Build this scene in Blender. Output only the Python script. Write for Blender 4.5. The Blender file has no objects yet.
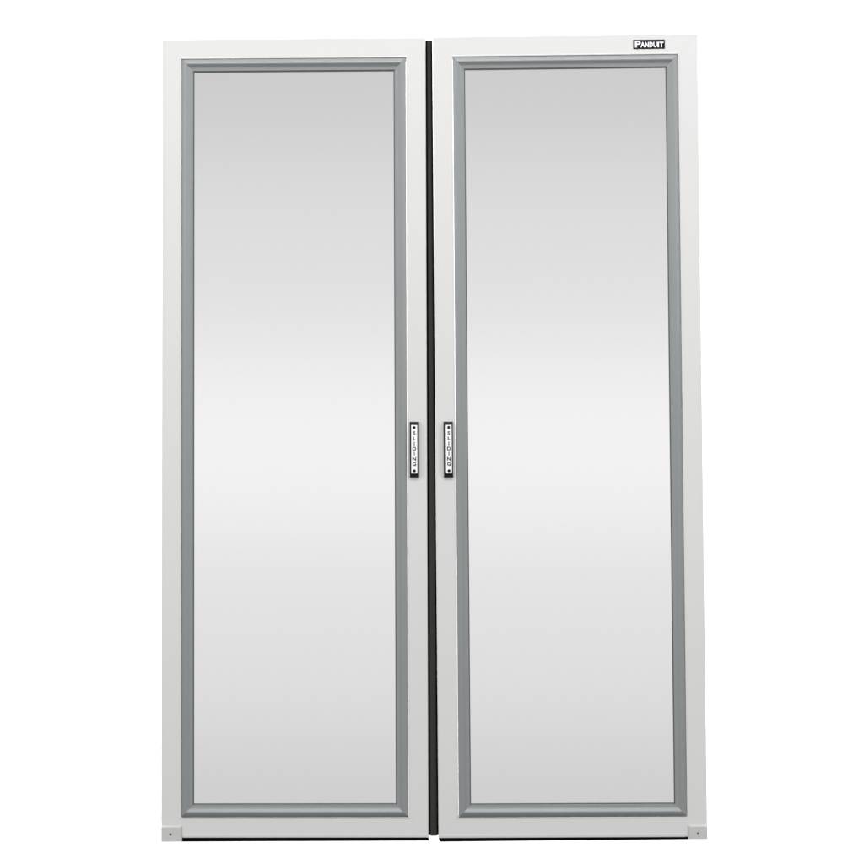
import bpy, bmesh, math
from mathutils import Matrix, Vector

scene = bpy.context.scene
C = scene.collection
MM = 0.001

# ------------------------------------------------------------------ materials
def mat(name, col, rough=0.5, metal=0.0, spec=0.5, grain=0.0, gscale=60.0, bump=0.0, stretch=(1, 1, 1), coat=0.0):
    m = bpy.data.materials.new(name)
    m.use_nodes = True
    nt = m.node_tree
    b = nt.nodes['Principled BSDF']
    b.inputs['Base Color'].default_value = (*col, 1)
    b.inputs['Roughness'].default_value = rough
    b.inputs['Metallic'].default_value = metal
    b.inputs['Specular IOR Level'].default_value = spec
    b.inputs['Coat Weight'].default_value = coat
    if grain or bump:
        tc = nt.nodes.new('ShaderNodeTexCoord')
        mp = nt.nodes.new('ShaderNodeMapping'); mp.inputs['Scale'].default_value = stretch
        nz = nt.nodes.new('ShaderNodeTexNoise')
        nz.inputs['Scale'].default_value = gscale; nz.inputs['Detail'].default_value = 4
        nt.links.new(tc.outputs['Object'], mp.inputs['Vector'])
        nt.links.new(mp.outputs['Vector'], nz.inputs['Vector'])
        if grain:
            mr = nt.nodes.new('ShaderNodeMapRange')
            mr.inputs['From Min'].default_value = 0.3; mr.inputs['From Max'].default_value = 0.7
            mr.inputs['To Min'].default_value = 1 - grain; mr.inputs['To Max'].default_value = 1 + grain
            vm = nt.nodes.new('ShaderNodeVectorMath'); vm.operation = 'SCALE'
            vm.inputs[0].default_value = col
            nt.links.new(nz.outputs['Fac'], mr.inputs['Value'])
            nt.links.new(mr.outputs['Result'], vm.inputs['Scale'])
            nt.links.new(vm.outputs['Vector'], b.inputs['Base Color'])
        if bump:
            n2 = nt.nodes.new('ShaderNodeTexNoise'); n2.inputs['Scale'].default_value = 900
            nt.links.new(tc.outputs['Object'], n2.inputs['Vector'])
            bp = nt.nodes.new('ShaderNodeBump')
            bp.inputs['Strength'].default_value = bump; bp.inputs['Distance'].default_value = 0.0003
            nt.links.new(n2.outputs['Fac'], bp.inputs['Height'])
            nt.links.new(bp.outputs['Normal'], b.inputs['Normal'])
    return m

M_WHITE = mat('white_powder_coat', (0.605, 0.604, 0.593), 0.42, grain=0.008, gscale=3.0, bump=0.15)
M_BRACKET = mat('pale_grey_plastic', (0.49, 0.49, 0.475), 0.45, grain=0.02, gscale=40)
M_LIP = mat('white_sheet_lip', (0.565, 0.565, 0.585), 0.35)
M_GREY = mat('grey_anodised_trim', (0.238, 0.251, 0.253), 0.46, metal=0.15, grain=0.02, gscale=5.0)
M_GASKET = mat('dark_grey_rubber', (0.10, 0.10, 0.10), 0.6)
M_PANEL = mat('satin_glass_panel', (0.93, 0.93, 0.93), 0.20, metal=1.0, spec=0.5)
M_BLACK = mat('black_plastic', (0.006, 0.006, 0.006), 0.45, spec=0.22)
M_SEAL = mat('charcoal_rubber_seal', (0.031, 0.0305, 0.028), 0.7, spec=0.15, grain=0.06, gscale=30, stretch=(1, 1, .1))
M_BACK = mat('black_gap_shade', (0.004, 0.004, 0.004), 0.9, spec=0.1)  # black standing in for shadow in the centre gap
M_SWEEP = mat('black_sweep_rubber', (0.0015, 0.0015, 0.003), 0.9, spec=0.05)
M_PLATE = mat('white_label_plate', (0.84, 0.84, 0.83), 0.4)
M_INK = mat('grey_lettering_ink', (0.025, 0.025, 0.025), 0.6)
M_BADGE = mat('black_badge', (0.004, 0.004, 0.010), 0.55, spec=0.12)
M_LETTER = mat('white_badge_lettering', (0.88, 0.88, 0.90), 0.45)
M_SCREW = mat('dark_screw', (0.03, 0.03, 0.028), 0.4, metal=0.5)
M_PAPER = mat('white_studio_paper', (0.90, 0.90, 0.90), 0.9, spec=0.1, grain=0.004, gscale=2)

def mitre(m, w, h, bx, bz, width, dark):
    """hairline joint where two mitred lengths meet, along the diagonal of each corner"""
    nt = m.node_tree; b = nt.nodes['Principled BSDF']
    def math_(op, a, c=None, d=None):
        n = nt.nodes.new('ShaderNodeMath'); n.operation = op
        for i, v in enumerate((a, c, d)):
            if v is None: continue
            if isinstance(v, (int, float)): n.inputs[i].default_value = v
            else: nt.links.new(v, n.inputs[i])
        return n.outputs[0]
    tc = nt.nodes.new('ShaderNodeTexCoord'); sp = nt.nodes.new('ShaderNodeSeparateXYZ')
    nt.links.new(tc.outputs['Object'], sp.inputs['Vector'])
    u = math_('MINIMUM', sp.outputs['X'], math_('SUBTRACT', w, sp.outputs['X']))
    v = math_('MINIMUM', sp.outputs['Z'], math_('SUBTRACT', h, sp.outputs['Z']))
    d = math_('ABSOLUTE', math_('SUBTRACT', u, math_('MULTIPLY', v, bx / bz)))
    f = math_('SUBTRACT', 1.0, math_('MULTIPLY', math_('LESS_THAN', d, width), dark))
    vm = nt.nodes.new('ShaderNodeVectorMath'); vm.operation = 'SCALE'
    src = b.inputs['Base Color'].links[0].from_socket
    nt.links.new(src, vm.inputs[0]); nt.links.new(f, vm.inputs['Scale'])
    nt.links.new(vm.outputs['Vector'], b.inputs['Base Color'])
mitre(M_WHITE, 0.7428, 2.237, 55.4, 56.6, 0.0005, 0.10)
mitre(M_GREY, 0.7428, 2.237, 55.4, 56.6, 0.0005, 0.35)

# ------------------------------------------------------------------ mesh helpers
def link(name, bm, m, parent=None, smooth=False):
    bmesh.ops.recalc_face_normals(bm, faces=bm.faces)
    me = bpy.data.meshes.new(name)
    bm.to_mesh(me); bm.free()
    me.materials.append(m)
    if smooth:
        for p in me.polygons: p.use_smooth = True
    o = bpy.data.objects.new(name, me)
    C.objects.link(o)
    if parent: o.parent = parent
    return o

def ring_loft(bm, x0, x1, z0, z1, prof, closed=True, cap=False):
    """prof: (inset_x, inset_z, y) in mm; lofted round a rectangle with mitred corners"""
    rings = []
    for ix, iz, y in prof:
        rings.append([bm.verts.new((a * MM, y * MM, b * MM)) for a, b in
                      ((x0 + ix, z0 + iz), (x1 - ix, z0 + iz), (x1 - ix, z1 - iz), (x0 + ix, z1 - iz))])
    n = len(rings)
    for i in range(n if closed else n - 1):
        A, B = rings[i], rings[(i + 1) % n]
        for k in range(4):
            bm.faces.new((A[k], A[(k + 1) % 4], B[(k + 1) % 4], B[k]))
    if cap:
        bm.faces.new(rings[-1]); bm.faces.new(list(reversed(rings[0])))

def box(bm, x0, x1, y0, y1, z0, z1, bev=0.0, seg=2):
    r = bmesh.ops.create_cube(bm, size=1)
    vs = r['verts']
    for v in vs:
        v.co = Vector(((x0 + x1) / 2 + v.co.x * (x1 - x0), (y0 + y1) / 2 + v.co.y * (y1 - y0),
                       (z0 + z1) / 2 + v.co.z * (z1 - z0))) * MM
    if bev:
        es = list({e for v in vs for e in v.link_edges})
        bmesh.ops.bevel(bm, geom=es, offset=bev * MM, segments=seg, affect='EDGES', profile=0.5)

def prism(bm, pts, y0, y1):
    a = [bm.verts.new((x * MM, y0 * MM, z * MM)) for x, z in pts]
    b = [bm.verts.new((x * MM, y1 * MM, z * MM)) for x, z in pts]
    n = len(pts)
    bm.faces.new(a); bm.faces.new(list(reversed(b)))
    for i in range(n):
        bm.faces.new((a[i], b[i], b[(i + 1) % n], a[(i + 1) % n]))

def disc(bm, x, z, r, y0, y1, slot=True):
    """screw head: turned disc with a rounded rim and a sunken cross slot"""
    prof = [(r, y0), (r, y1 + 0.25 * (y0 - y1)), (r * 0.85, y1), (r * 0.42, y1), (r * 0.34, y1 + 0.7), (0.01, y1 + 0.7)]
    N = 24; rings = []
    for rr, y in prof:
        rings.append([bm.verts.new(((x + rr * math.cos(2 * math.pi * k / N)) * MM, y * MM,
                                    (z + rr * math.sin(2 * math.pi * k / N)) * MM)) for k in range(N)])
    for A, B in zip(rings, rings[1:]):
        for k in range(N):
            bm.faces.new((A[k], A[(k + 1) % N], B[(k + 1) % N], B[k]))
    bm.faces.new(rings[-1]); bm.faces.new(list(reversed(rings[0])))

def text_bm(bm, body, size, x, z, y, depth, offset=0.0, sx=1.0, line=1.0, align='LEFT', spacing=1.0):
    cu = bpy.data.curves.new('lettering', 'FONT')
    cu.body = body; cu.size = size; cu.extrude = depth / 2; cu.offset = offset
    cu.align_x = align; cu.space_line = line; cu.space_character = spacing
    cu.resolution_u = 4
    to = bpy.data.objects.new('lettering', cu); C.objects.link(to)
    me = bpy.data.meshes.new_from_object(to)
    bpy.data.objects.remove(to); bpy.data.curves.remove(cu)
    xs = [v.co.x for v in me.vertices]
    # curve XY -> world XZ
    me.transform(Matrix(((sx * MM, 0, 0, x * MM), (0, 0, -MM, y * MM), (0, MM, 0, z * MM), (0, 0, 0, 1))))
    bm.from_mesh(me)
    ext = (min(xs) * sx, max(xs) * sx)
    bpy.data.meshes.remove(me)
    return ext

# ------------------------------------------------------------------ door
W, H = 742.8, 2237.0
BX, BZ = 55.4, 56.6            # white stile / rail width
TX, TZ = 35.0, 37.5            # grey trim width
D = 42.0                       # door thickness

def door(name, label, side):
    """side = +1: closing edge on the right (left door), -1: closing edge on the left"""
    root = bpy.data.objects.new(name, None)
    C.objects.link(root)
    root.empty_display_size = 0.1
    root['label'] = label; root['category'] = 'sliding door'
    root['kind'] = 'thing'
    root['group'] = 'pair of tall white framed sliding doors'
    fx = (lambda x: x) if side > 0 else (lambda x: W - x)

    # white frame: one folded profile carried round four mitred corners
    bm = bmesh.new()
    k = BZ / BX
    pr = [(0, D), (0, 3.0), (0.3, 1.7), (1.0, .8), (1.9, .25), (3.0, 0),
          (BX - 4.6, 0), (BX - 4.1, -0.5), (BX - 3.2, -.9), (BX - 1.8, -1.0), (BX - 0.7, -.7), (BX - .3, 0), (BX - .3, D)]
    ring_loft(bm, 0, W, 0, H, [(a, a * k, y) for a, y in pr])
    # the fold is tight on the outer and top edges, rounder on the closing edge
    for v in bm.verts:
        top = H * MM - v.co.z
        if top < 3.1 * MM: v.co.z = H * MM - top * .3
        out = v.co.x if side > 0 else W * MM - v.co.x
        if out < 3.1 * MM: v.co.x = out * .3 if side > 0 else W * MM - out * .3
    link('door_frame', bm, M_WHITE, root)

    # grey trim: rounded outer face, step down, flat inner land
    bm = bmesh.new()
    o = 0.9
    pr = [(o, 12), (o, 0.5), (o + .4, -1.2), (o + 1.4, -2.2), (o + 5, -4.1), (o + 8.5, -5.7), (o + 11, -6.5), (o + 12.5, -6.8),
          (o + 13.8, -6.6), (o + 15.2, -5.9), (o + 20, -2.6), (o + 22.5, -1.3), (o + 25.5, -.6), (o + 30.8, -.1), (o + 31.4, 1.0), (o + 31.4, 12)]
    kz = TZ / TX
    prof3 = [(BX + a, BZ + a * kz, y) for a, y in pr]
    ring_loft(bm, 0, W, 0, H, prof3)
    link('window_trim', bm, M_GREY, root)

    # rubber glazing gasket between trim and panel
    bm = bmesh.new()
    g0, g1 = o + 31.45, TX
    pr = [(g0, 13), (g0, 2.2), (g0 + .5, 1.7), (g1 - .5, 2.0), (g1, 2.8), (g1, 13)]
    ring_loft(bm, 0, W, 0, H, [(BX + a, BZ + a * kz, y) for a, y in pr])
    link('glazing_gasket', bm, M_GASKET, root)

    # panel
    bm = bmesh.new()
    box(bm, BX + TX - 1, W - BX - TX + 1, 4.5, 10.5, BZ + TZ - 1, H - BZ - TZ + 1)
    link('glass_panel', bm, M_PANEL, root)

    # folded lip along the bottom rail
    bm = bmesh.new()
    a, b = fx(60), fx(W - 1.5)
    a, b = min(a, b), max(a, b)
    ring_loft(bm, a, b, .4, 9.4, [(0, 0, .5), (0, 0, -0.5), (.8, 1.2, -1.0), (2, 3.2, -1.1)], closed=False, cap=True)
    link('bottom_lip', bm, M_LIP, root)

    # corner bracket at the outer bottom corner with its screw
    zb = -10.8 if side > 0 else -6.0
    a, b = (0.2, 57.9) if side > 0 else (689.3, W + .2)
    bm = bmesh.new()
    ring_loft(bm, a, b, zb, 33.8, [(0, 0, .3), (0, 0, -1.0), (3.6, 3.9, -5.2), (3.9, 4.3, -5.3)], closed=False, cap=True)
    # outer/bottom side stays square: only a slim chamfer there
    for v in bm.verts:
        if v.co.y < -.004:
            if v.co.z < (zb + 6) * MM: v.co.z = (zb + .8) * MM
            ox = a if side > 0 else b
            if abs(v.co.x - ox * MM) < 6 * MM: v.co.x = (ox + (.8 if side > 0 else -.8)) * MM
    br = link('corner_bracket', bm, M_BRACKET, root)
    bm = bmesh.new()
    disc(bm, 26.2 if side > 0 else 716.8, 10.6, 3.4, -5.0, -5.9)
    link('screw', bm, M_SCREW, br)

    # black sweep under the bottom rail
    bm = bmesh.new()
    if side > 0: pts = [(56, 0), (741.8, -1.0), (745.0, -8.8), (56, -11.0)]
    else:        pts = [(-.4, -0.6), (690, -0.6), (690, -6.4), (4.0, -10.3)]
    prism(bm, pts, 1.5, 12)
    link('bottom_sweep', bm, M_SWEEP, root)

    # handle: black moulding with sloped ends round a white plate
    if side > 0: hx0, hx1, px0, px1 = 694.6, 720.8, 699.0, 715.9
    else:        hx0, hx1, px0, px1 = 22.2, 48.2, 28.6, 45.0
    hz0, hz1, pz0, pz1 = 999.0, 1154.4, 1010.2, 1144.8
    if side > 0: xi = 3.2
    else: xi = 3.4
    bm = bmesh.new()
    ring_loft(bm, hx0, hx1, hz0, hz1, [(0, 0, 0.2), (0, 0, -2.6), (.7, 1.2, -5.0), (1.8, 5.6, -11.0), (3.0, 8.8, -12.4), (3.7, 9.8, -12.4), (4.0, 10.4, -11.2)],
              closed=False, cap=True)
    h = link('handle', bm, M_BLACK, root)
    bm = bmesh.new()
    box(bm, px0, px1, -12.7, -11.0, pz0, pz1, bev=.6)
    link('label_plate', bm, M_PLATE, h)
    cx = (px0 + px1) / 2
    for z in (1138.0, 1017.4):
        bm = bmesh.new(); disc(bm, cx, z, 4.1, -12.3, -13.6); link('screw', bm, M_BLACK, h)
    bm = bmesh.new()
    for i, ch in enumerate('SLIDING'):
        zz = 1122.4 - 14.35 * i
        text_bm(bm, ch, 13.6, cx, zz - 4.7, -12.95, .4, offset=.5, sx=1.05, align='CENTER')
    link('plate_lettering', bm, M_INK, h)

    if side > 0:
        # meeting-edge seal on the closing edge
        bm = bmesh.new()
        prism(bm, [(W - 2, 2.6), (770.6, 2.6), (761.6, 2235.4), (W - 2, 2235.4)], 22, 30)  # added black sheet: shadow either side of the seal, hides the white behind
        sb = link('seal_gap_shade', bm, M_BACK, root)
        bm = bmesh.new()
        pts = [(747.4, 4.0), (767.0, 4.0), (758.2, 2228), (747.0, 2228)]
        prof = [(0, 21.8), (0, 10), (.8, 7), (2.5, 5.2), (4.2, 5.0)]
        rings = []
        for ins, y in prof:
            rings.append([bm.verts.new((x * MM, y * MM, z * MM)) for x, z in
                          ((pts[0][0] + ins, 4.0), (pts[1][0] - ins, 4.0), (pts[2][0] - ins, 2228), (pts[3][0] + ins, 2228))])
        for A, B in zip(rings, rings[1:]):
            for q in range(4): bm.faces.new((A[q], A[(q + 1) % 4], B[(q + 1) % 4], B[q]))
        bm.faces.new(rings[-1]); bm.faces.new(list(reversed(rings[0])))
        link('edge_seal', bm, M_SEAL, root)
    else:
        # badge with raised lettering
        bm = bmesh.new()
        box(bm, 562.6, 651.2, -1.6, 0.2, 2196.2, 2222.2, bev=.7)
        bd = link('name_badge', bm, M_BADGE, root)
        bm = bmesh.new()
        def fitted(body, x0, x1, z0, cap, off):
            t = bmesh.new(); ext = text_bm(t, body, cap / .70, 0, 0, 0, .5, offset=off, spacing=.93)
            t.free()
            s = (x1 - x0) / (ext[1] - ext[0])
            text_bm(bm, body, cap / .70, x0 - ext[0] * s, z0, -1.85, .5, offset=off, sx=s, spacing=.93)
        fitted('P', 567.6, 583.6, 2201.0, 17.6, .8)
        for ch, x0, x1 in (('A', 582.8, 595.6), ('N', 596.0, 606.2), ('D', 607.6, 617.4), ('U', 618.8, 628.6),
                           ('I', 630.2, 634.6), ('T', 636.0, 647.4)):
            fitted(ch, x0, x1, 2201.0, 14.0, .8)
        link('badge_lettering', bm, M_LETTER, bd)
    return root

GAP = 28.3676 * MM
dl = door('sliding_door', 'white framed sliding door with plain top rail and black seal along its right edge', 1)
dl.location = (-GAP / 2 - W * MM, 0, 0)
dr = door('sliding_door', 'white framed sliding door with small black lettered badge on its top rail', -1)
dr.location = (GAP / 2, -0.005668, -0.000306)
dr.rotation_euler = (0, -0.0036905, -0.0023064)

# ------------------------------------------------------------------ white studio paper hanging behind the doors, curving forward at its foot
bm = bmesh.new()
ZF = -1.25
path = [(0.5, ZF)]
path += [(y, ZF) for y in (.7, .9)]
R = 1.2
for i in range(1, 17):
    a = math.pi / 2 * i / 16
    path.append((.9 + R * math.sin(a), ZF + R * (1 - math.cos(a))))
path.append((2.1, 4.6))
prev = None
for y, z in path:
    cur = [bm.verts.new((x, y, z)) for x in (-8, 8)]
    if prev: bm.faces.new((prev[0], prev[1], cur[1], cur[0]))
    prev = cur
sw = link('backdrop', bm, M_PAPER, None, smooth=True)
sw['kind'] = 'structure'

# ------------------------------------------------------------------ light
def area(name, loc, target, sx, sy, power, col=(1, 1, 1), spread=180):
    l = bpy.data.lights.new(name, 'AREA')
    l.shape = 'RECTANGLE'; l.size = sx; l.size_y = sy; l.energy = power; l.color = col
    l.spread = math.radians(spread)
    o = bpy.data.objects.new(name, l); C.objects.link(o)
    o.location = loc
    o.rotation_euler = (Vector(target) - Vector(loc)).to_track_quat('-Z', 'Y').to_euler()
    return o

# added ambient gradient: brighter band below the horizon lifts panel reflections, dim underneath
w = bpy.data.worlds.new('World'); scene.world = w; w.use_nodes = True
wt = w.node_tree
bg = wt.nodes['Background']
bg.inputs['Color'].default_value = (1, 1, 1, 1)
tc = wt.nodes.new('ShaderNodeTexCoord'); sp = wt.nodes.new('ShaderNodeSeparateXYZ')
ma = wt.nodes.new('ShaderNodeMath'); ma.operation = 'MULTIPLY_ADD'
ma.inputs[1].default_value = 0.5; ma.inputs[2].default_value = 0.5
cr = wt.nodes.new('ShaderNodeValToRGB')
e = cr.color_ramp.elements
e[0].position = 0; e[0].color = (.12, .12, .12, 1)
e[1].position = 1; e[1].color = (.55, .55, .55, 1)
for z, v in ((-.55, .13), (-.36, .46), (-.25, .68), (-.15, .64), (-.02, .55)):
    el = e.new((z + 1) / 2); el.color = (v, v, v, 1)
wt.links.new(tc.outputs['Generated'], sp.inputs['Vector'])
wt.links.new(sp.outputs['Z'], ma.inputs[0])
wt.links.new(ma.outputs[0], cr.inputs['Fac'])
wt.links.new(cr.outputs['Color'], bg.inputs['Strength'])

area('key_softbox', (0, -3.8, 5.7), (0, 0, 1.1), 5.0, 1.2, 250)
area('added_side_fill', (-4.0, -3.0, 2.9), (0, 0, 1.6), 1.2, 1.8, 60)  # added fill, flattens the brightness down the frames
area('added_side_fill', (4.0, -3.0, 2.9), (0, 0, 1.6), 1.2, 1.8, 60)  # same added fill from the right
area('added_panel_band_fill', (0, -7.0, 1.28), (0, 0, 1.1), 14.0, 1.2, 12.5)  # added behind the camera, reflects as the panels' bright middle band
area('added_panel_wide_fill', (0, -7.6, 1.32), (0, 0, 1.1), 16.0, 4.2, 46)  # added to widen the reflected band on the panels
area('added_backdrop_fill', (0, 0.5, 4.2), (0, 2.0, 1.6), 6.0, .8, 260)  # added to push the backdrop to pure white

# ------------------------------------------------------------------ camera
def rot(t, y, r):
    Rz = Matrix.Rotation(y, 3, 'Z'); Rx = Matrix.Rotation(t, 3, 'X'); Ry = Matrix.Rotation(r, 3, 'Y')
    return Rz @ Rx @ Ry
Rm = rot(0.03223842, 0.01465769, 0.00379006)
X, Y, Z = Rm.col[0], Rm.col[1], Rm.col[2]
cam = bpy.data.cameras.new('camera'); co = bpy.data.objects.new('camera', cam); C.objects.link(co)
co.matrix_world = Matrix(((X[0], Z[0], -Y[0], 0.073214), (X[1], Z[1], -Y[1], -5.0),
                          (X[2], Z[2], -Y[2], 0.9645295), (0, 0, 0, 1)))
cam.sensor_width = 36; cam.lens = 1790.3484 / 864 * 36
cam.clip_end = 100; cam.clip_start = 0.05
scene.camera = co

scene.view_settings.view_transform = 'Standard'
scene.view_settings.look = 'None'
scene.view_settings.exposure = 0
scene.view_settings.gamma = 1
